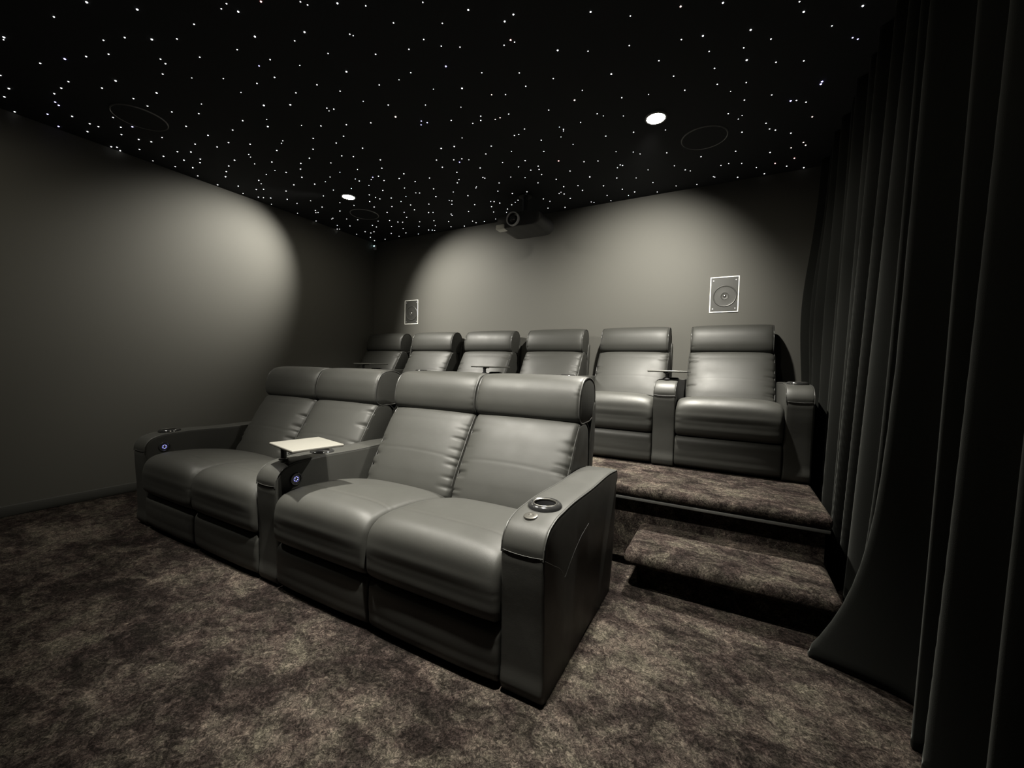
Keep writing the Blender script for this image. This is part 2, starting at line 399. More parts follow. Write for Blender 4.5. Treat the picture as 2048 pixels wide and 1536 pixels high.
HEAD = [(0.752, 0.790), (0.730, 0.812), (0.722, 0.85), (0.728, 0.90), (0.748, 0.955), (0.780, 0.992), (0.825, 1.010), (0.872, 1.006), (0.908, 0.978), (0.922, 0.93), (0.924, 0.875), (0.915, 0.825), (0.885, 0.795), (0.82, 0.783)]
SHELL = [(0.60, 0.06), (0.62, 0.30), (0.70, 0.33), (0.835, 0.38), (0.868, 0.55), (0.872, 0.70), (0.885, 0.80), (0.90, 0.865), (0.912, 0.882), (0.925, 0.875), (0.928, 0.82), (0.915, 0.60), (0.86, 0.30), (0.79, 0.06), (0.70, 0.05)]
FOOT = [(0.012, 0.018), (-0.002, 0.03), (-0.012, 0.09), (-0.013, 0.15), (-0.008, 0.195), (0.008, 0.213), (0.035, 0.216), (0.055, 0.20), (0.06, 0.12), (0.055, 0.03), (0.035, 0.016)]
def make_seat(parent, x0, wd, seed, rear=1.0, hw=None):
    def rr(P): return [(y if y < 0.80 else 0.80 + (y - 0.80) * rear, z) for y, z in P]
    g1 = gathers(seed, 0.015, 0.034, 15); g2 = gathers(seed + 1, 0.003, 0.02, 8); g3 = gathers(seed + 2, 0.003, 0.012, 14)
    def ds(u, d, y, z, ny, nz, s):
        e = 1 - abs(u) ** 7
        w_ = max(0.0, nz) * 1.0 + max(0.0, -ny) * 0.35
        o = 0.022 * e * w_ + 0.010 * (1 - u * u) * max(0.0, nz)
        if nz > 0.6: o -= 0.0018 * math.exp(-((y - 0.10 - 0.012 * u * u) / 0.006) ** 2)
        return o + g2(u, d, s) * (1 if ny < 0.3 else 0)
    def db(u, d, y, z, ny, nz, s):
        e = 0.65 * (1 - abs(u) ** 6) + 0.35 * (1 - u * u)
        o = 0.046 * e * max(0.0, -ny) ** 0.7 * math.sin(math.pi * min(1, max(0, (z - 0.33) / 0.50))) ** 0.5
        if ny < -0.4: o -= 0.0008 * math.exp(-((z - 0.575 + 0.01 * u * u) / 0.006) ** 2)
        return o + (g1(u, d, s) if ny < 0.2 and z > 0.36 else 0)
    def dh(u, d, y, z, ny, nz, s):
        return 0.006 * (1 - u ** 4) + 0.010 * max(0.0, -ny) * (1 - abs(u) ** 8) + g3(u, d, s)
    def df(u, d, y, z, ny, nz, s):
        return 0.008 * (1 - abs(u) ** 4) * max(0, -ny)
    p = empty_part = None
    obj('seat_cushion', sweep(SEAT, x0 + 0.002, x0 + wd - 0.002, 0.022, 230, ds), LEA, parent, sharp=0)
    BR = obj('backrest', sweep(rr(BACK), x0 + 0.004, x0 + wd - 0.004, 0.024, 230, db), LEA, parent, sharp=60)
    oo = catmull(rr(BACK), 120); oo = oo[8:66]
    cy = sum(q[0] for q in oo) / len(oo) + 0.03; cz = sum(q[1] for q in oo) / len(oo)
    for x in (x0 + 0.009, x0 + wd - 0.009):
        bm = bmesh.new(); tube(bm, [(x, q[0] + 0.012, q[1] - 0.006 * max(0, (q[1] - 0.7) / 0.1)) for q in oo], 0.0028, 6); obj('piping', bm, PIPE, BR)
    hw = hw if hw else wd - 0.026
    hx = x0 + (wd - hw) / 2
    h = obj('headrest', sweep(rr(HEAD), hx, hx + hw, 0.020, 150, dh), LEA, parent, sharp=45)
    o = catmull(rr(HEAD), 90)
    cy = sum(q[0] for q in o) / 90; cz = sum(q[1] for q in o) / 90
    for x in (hx + 0.004, hx + hw - 0.004):
        bm = bmesh.new(); tube(bm, [(x, cy + (q[0] - cy) * 0.965, cz + (q[1] - cz) * 0.965) for q in o + [o[0]]], 0.0045, 6, cap=False)
        obj('piping', bm, PIPE, h)
    obj('back_shell', sweep(rr(SHELL), x0 + 0.002, x0 + wd - 0.002, 0.010, 120, None, dense=0, nx=6), LEA, parent, sharp=50)
    obj('footrest', sweep(FOOT, x0 + 0.003, x0 + wd - 0.003, 0.014, 110, df, dense=1, nx=10), LEA, parent, sharp=60)
    bm = bmesh.new(); box(bm, x0 + 0.03, x0 + wd - 0.03, 0.062, 0.60, 0.0, 0.215, 0.01); obj('base', bm, MATTE, parent)
SW = 0.5974; FX = 0.8047; FY = 1.4059
# front row: two loveseats
ls = empty('recliner_loveseat', (FX, FY, 0), 'black leather two-seat recliner in the front row, nearest the left wall', 'sofa', 'front row recliners')
make_arm(ls, 0.0, 0.146, None, False, control=True)
make_seat(ls, AW, SW, 11, 1.45, 0.588); make_seat(ls, AW + SW, SW, 21, 1.45, 0.588)
ls2 = empty('recliner_loveseat', (FX + AW + 2 * SW, FY, 0), 'black leather two-seat recliner in the front row with arms both sides, nearest the camera', 'sofa', 'front row recliners')
make_arm(ls2, 0.0, 0.285, None, False, control=True)
make_seat(ls2, AW, SW, 31, 1.45, 0.588); make_seat(ls2, AW + SW, SW, 41, 1.45, 0.588)
make_arm(ls2, AW + 2 * SW, 0.158, 0.066, True)
# back row: six recliners, each with the arm on its right
BY = 3.1534; BW = 0.6026; BA = 0.1417; BP = BW + BA; BX0 = 4.548 - 6 * BP
def recliner(loc, tray, label):
    t = empty('recliner_chair', loc, label, 'chair', 'back row recliners')
    make_seat(t, 0, BW, 51 if tray else 61, 1.0, 0.575)
    make_arm(t, BW, 0.285 if tray else 0.146, None, False, width=BA)
    return t
names = ['black leather recliner in the back row, against the left wall', 'black leather recliner in the back row, second from the left wall',
         'black leather recliner in the back row, third from the left wall', 'black leather recliner in the back row, third from the curtain',
         'black leather recliner in the back row, second from the curtain', 'black leather recliner in the back row, right beside the curtain']
ch = [None] * 6
ch[4] = recliner((BX0 + 4 * BP, BY, CH), True, names[4]); ch[5] = recliner((BX0 + 5 * BP, BY, CH), False, names[5])
for k in range(4):
    ch[k] = copy_tree(ch[4] if k % 2 == 0 else ch[5]); ch[k].location = (BX0 + k * BP, BY, CH); ch[k]['label'] = names[k]
# trays
def tray(loc, rz, dx, dy, ln, wd, label, hz=0.075, mat=None):
    """swivelling tray: post in the arm, bracket, flat top"""
    t = empty('swivel_tray', loc, label, 'tray', 'swivel trays', rz)
    bm = bmesh.new(); lathe(bm, [(0, 0), (0.022, 0), (0.022, 0.006), (0.013, 0.009), (0.013, hz - 0.006), (0.018, hz - 0.004), (0.018, hz), (0, hz)], Matrix(), 28); obj('post', bm, MATTE, t)
    bm = bmesh.new(); box(bm, -0.03, dx * 1.2, -0.03 + dy * 0.5, 0.03 + dy * 0.5, hz - 0.001, hz + 0.006, 0.002); obj('bracket', bm, MATTE, t)
    bm = bmesh.new(); box(bm, dx - ln / 2, dx + ln / 2, dy - wd / 2, dy + wd / 2, hz + 0.006, hz + 0.018, 0.004, 3); obj('tray_top', bm, mat or TRAY, t)
    return t
tray((FX + 1.5 * AW + 2 * SW, FY + 0.075, 0.5795), R(-12), 0.115, 0.06, 0.27, 0.235, 'grey rectangular tray raised over the middle armrest of the front row', 0.07)
for k, lb in ((4, 'thin dark tray over the armrest between the two recliners nearest the curtain'), (2, 'thin dark tray in front of the third recliner from the left wall'), (0, 'thin dark tray in front of the recliner against the left wall')):
    tray((BX0 + k * BP + BW + BA / 2, BY + 0.10, CH + 0.5795), 0, 0.0, 0.10, 0.26, 0.24, lb, 0.045, DTRAY)
# ------------------------------------------------------------------ curtain
def curtain():
    # fold crests as (y at the ceiling, y at the floor)
    folds = [(4.30, 4.30), (4.12, 4.14), (3.97, 3.98), (3.78, 3.84), (3.60, 3.66), (3.42, 3.48), (3.24, 3.32), (3.06, 3.16), (2.90, 3.02), (2.70, 2.92), (2.54, 2.80), (2.36, 2.66),
             (2.18, 2.28), (2.03, 2.13), (1.80, 1.82), (1.62, 1.74), (1.38, 1.42), (1.14, 1.18), (0.96, 0.97), (0.78, 0.78), (0.6, 0.6)]
    ridges = [a for a, b in folds]
    rnd = random.Random(7); amp = [rnd.uniform(0.75, 1.15) for _ in ridges]; y1 = ROOM_B - 0.02; y0 = 0.75
    ph = [rnd.uniform(-1, 1) for _ in ridges]
    ny, nz = 620, 60
    def x_at(y, z):
        h = z / H
        for i in range(len(ridges) - 1):
            a, b = ridges[i], ridges[i + 1]
            k = (1 - h) ** 1.1; sa = (folds[i][1] - a) * k + 0.012 * ph[i] * math.sin(h * 5 + i); sb = (folds[i + 1][1] - b) * k + 0.012 * ph[i + 1] * math.sin(h * 5 + i + 1)
            if b + sb <= y <= a + sa:
                t = (a + sa - y) / (a + sa - b - sb)
                A = 0.058 * (amp[i] * (1 - t) + amp[i + 1] * t) * (0.80 + 0.35 * (1 - h))
                c = math.cos(2 * math.pi * t)
                cc = (1 + c) / 2
                return 4.722 - 2 * A * cc ** 1.7
        return 4.70
    bm = bmesh.new(); G = []
    for j in range(nz + 1):
        z = 0.006 + (H - 0.012) * j / nz; row = []
        for i in range(ny + 1):
            y = y0 + (y1 - y0) * i / ny
            yy = y
            x = x_at(max(yy, 0.66), z)
            if z < 1.0: x -= 0.20 * math.exp(-((y - 2.165) / 0.085) ** 2) * (1 - z / 1.0) ** 3.0
            if z < 1.1: x -= 0.03 * math.exp(-((y - 2.02) / 0.14) ** 2) * (1 - z / 1.1)
            x += 0.0 if y < 3.3 else -0.055 * math.exp(-((z - 1.5) / 0.55) ** 2) * min(1, (y - 3.3) / 0.6)
            x = max(x, 4.415)
            if y > 2.26 and z < PH + 0.02: x = max(x, 4.568)
            row.append(bm.verts.new((x, y, z)))
        G.append(row)
    for a, b in zip(G, G[1:]):
        for i in range(ny): bm.faces.new((a[i], a[i + 1], b[i + 1], b[i]))
    o = obj('curtain', bm, CLO, sharp=0)
    md = o.modifiers.new('t', 'SOLIDIFY'); md.thickness = 0.004; md.offset = 1
    tag(o, 'floor-length black velvet curtain in deep folds along the right wall', 'curtain')
curtain()
# ------------------------------------------------------------------ things on the back wall
def wall_speaker(x, label):
    t = empty('wall_speaker', (x, ROOM_B, 1.5472), label, 'speaker', 'wall speakers')
    W_, H_ = 0.2128, 0.2917; e = 0.0065
    bm = bmesh.new()
    for a in ((0, W_, 0, e), (0, W_, H_ - e, H_), (0, e, e, H_ - e), (W_ - e, W_, e, H_ - e)): box(bm, a[0], a[1], -0.006, 0, a[2], a[3])
    obj('frame', bm, WHITE, t, smooth=False)['label'] = 'thin white border'
    bm = bmesh.new(); box(bm, e, W_ - e, -0.003, 0, e, H_ - e); obj('baffle', bm, BAF, t, smooth=False)
    M = Matrix.Translation((W_ / 2 + 0.004, -0.003, H_ * 0.455)) @ Matrix.Rotation(R(90), 4, 'X')
    bm = bmesh.new(); lathe(bm, [(0.078, 0), (0.080, 0.004), (0.084, 0.005), (0.088, 0.003), (0.089, 0)], M, 48); obj('woofer_ring', bm, BAFR, t)
    bm = bmesh.new(); lathe(bm, [(0.078, 0.001), (0.055, -0.0005), (0.030, 0.001), (0.028, 0.0035), (0.024, 0.0015), (0.012, 0.001)], M, 48); obj('woofer_cone', bm, BAF, t)
    bm = bmesh.new(); lathe(bm, [(0.012, 0.0), (0.010, 0.005), (0.006, 0.009), (0, 0.010)], M, 24); obj('tweeter', bm, CHROME, t)
    for sx in (0.024, W_ - 0.024):
        for sz in (0.03, H_ - 0.03):
            bm = bmesh.new(); lathe(bm, [(0.005, 0), (0.005, 0.002), (0, 0.003)], Matrix.Translation((sx, -0.003, sz)) @ Matrix.Rotation(R(90), 4, 'X'), 12); obj('screw', bm, GREY, t)
BAF, _, _ = newmat('speaker_grey', (0.030, 0.030, 0.027), 0.6)
BAFR, _, _ = newmat('speaker_ring_grey', (0.045, 0.045, 0.042), 0.4)
wall_speaker(0.5341, 'white-framed square speaker panel set in the back wall, near the left corner')
wall_speaker(3.9333, 'white-framed square speaker panel set in the back wall, above the recliner by the curtain')
cs = empty('corner_sensor', (0.004, ROOM_B - 0.004, 2.515), 'tiny grey sensor box in the far corner just below the ceiling', 'sensor')
bm = bmesh.new(); box(bm, 0, 0.034, -0.028, 0, 0, 0.062, 0.005); obj('housing', bm, GREY, cs)
bm = bmesh.new(); box(bm, 0.007, 0.027, -0.0295, -0.026, 0.040, 0.050, 0.002); obj('lens', bm, LEDC, cs)['label'] = 'small glowing pale blue light'
# ------------------------------------------------------------------ ceiling speakers
RIM, _, _ = newmat('speaker_rim', (0.22, 0.22, 0.22), 0.3)
def ceiling_speaker(x, y, label):
    t = empty('ceiling_speaker', (x, y, H), label, 'speaker', 'round ceiling speakers')
    bm = bmesh.new(); lathe(bm, [(0.136, 0), (0.136, -0.004), (0.139, -0.0065), (0.142, -0.004), (0.143, 0)], Matrix(), 64); obj('rim', bm, RIM, t)
    bm = bmesh.new(); lathe(bm, [(0.136, -0.0035), (0.07, -0.0038), (0, -0.004)], Matrix(), 64); obj('grille', bm, CEIL, t)
ceiling_speaker(0.69, 1.49, 'round black ceiling speaker with a thin rim, nearest the left edge of the photo')
ceiling_speaker(0.69, 3.31, 'round black ceiling speaker partly lost in the glare of the left downlight')
ceiling_speaker(3.895, 3.31, 'round black ceiling speaker just right of the brighter downlight')
# ------------------------------------------------------------------ downlights
def downlight(loc, label):
    t = empty('downlight', (loc[0], loc[1], H), label, 'light', 'recessed ceiling downlights')
    bm = bmesh.new(); lathe(bm, [(0.051, -0.002), (0.054, -0.008), (0.062, -0.008), (0.066, -0.003), (0.066, 0)], Matrix(), 48); obj('trim_ring', bm, RIM, t)
    bm = bmesh.new(); lathe(bm, [(0.052, -0.001), (0.052, -0.003), (0.035, -0.006), (0, -0.008)], Matrix(), 40); obj('lamp_lens', bm, LAMPM, t)['label'] = 'bright warm white lamp'
downlight(L1, 'lit recessed downlight in the star ceiling, the farther one by the left wall')
downlight(L2, 'brightest lit recessed downlight in the star ceiling, toward the curtain')
downlight(L3, 'unseen lit recessed downlight added above the middle of the front row')
downlight(L4, 'unseen lit recessed downlight added above the front of the room by the curtain')
downlight(L5, 'unseen lit recessed downlight added above the front of the room by the left wall')
# ------------------------------------------------------------------ projector
pj = empty('ceiling_projector', (2.41, 3.62, 2.285), 'black projector with a round lens hung from the ceiling by the back wall', 'projector')
bm = bmesh.new()
pr = [(0.0, 0.0), (-0.12, 0.0), (-0.215, 0.012), (-0.25, 0.05), (-0.25, 0.08), (-0.235, 0.112), (-0.16, 0.125), (0, 0.128), (0.16, 0.125), (0.235, 0.112), (0.25, 0.08), (0.25, 0.05), (0.215, 0.012), (0.12, 0.0)]
pr = [(a * 0.86, b) for a, b in pr]
P = catmull(pr, 60); rings = []
for yy, s in ((-0.16, 0.94), (-0.155, 0.975), (-0.145, 1), (0.17, 1), (0.18, 0.97)):
    rings.append([bm.verts.new((p[0] * s, yy + 0.25 * 0.12 * (p[0] / 0.25) ** 2 * (1 if yy < 0 else 0), 0.064 + (p[1] - 0.064) * s)) for p in P])
for a, b in zip(rings, rings[1:]):
    for i in range(60): bm.faces.new((a[i], a[(i + 1) % 60], b[(i + 1) % 60], b[i]))
bm.faces.new(rings[0]); bm.faces.new(rings[-1])
obj('body', bm, MATTE, pj)
M = Matrix.Translation((-0.03, -0.165, 0.064)) @ Matrix.Rotation(R(90), 4, 'X')
bm = bmesh.new(); lathe(bm, [(0.052, -0.01), (0.052, 0.018), (0.056, 0.022), (0.060, 0.018), (0.060, -0.01)], M, 48); obj('lens_ring', bm, GREY, pj)['label'] = 'thin silver lens ring'
bm = bmesh.new(); lathe(bm, [(0.052, 0.006), (0.035, -0.002), (0.030, 0.008), (0.018, 0.013), (0, 0.015)], M, 40); obj('lens', bm, GLOSS, pj)
bm = bmesh.new(); box(bm, -0.212, -0.125, -0.158, -0.08, -0.004, 0.042, 0.010, 3); obj('lit_corner', bm, WHITE, pj)['label'] = 'lower corner of the body, its lamp light put in as white'  # white block stands in for lamp light on the black body's corner
bm = bmesh.new(); box(bm, -0.05, 0.05, -0.04, 0.06, 0.122, 0.14, 0.004); lathe(bm, [(0, 0.13), (0.022, 0.13), (0.022, 0.305), (0.06, 0.309), (0.06, 0.3205), (0, 0.3205)], Matrix(), 28); obj('ceiling_mount', bm, MATTE, pj)
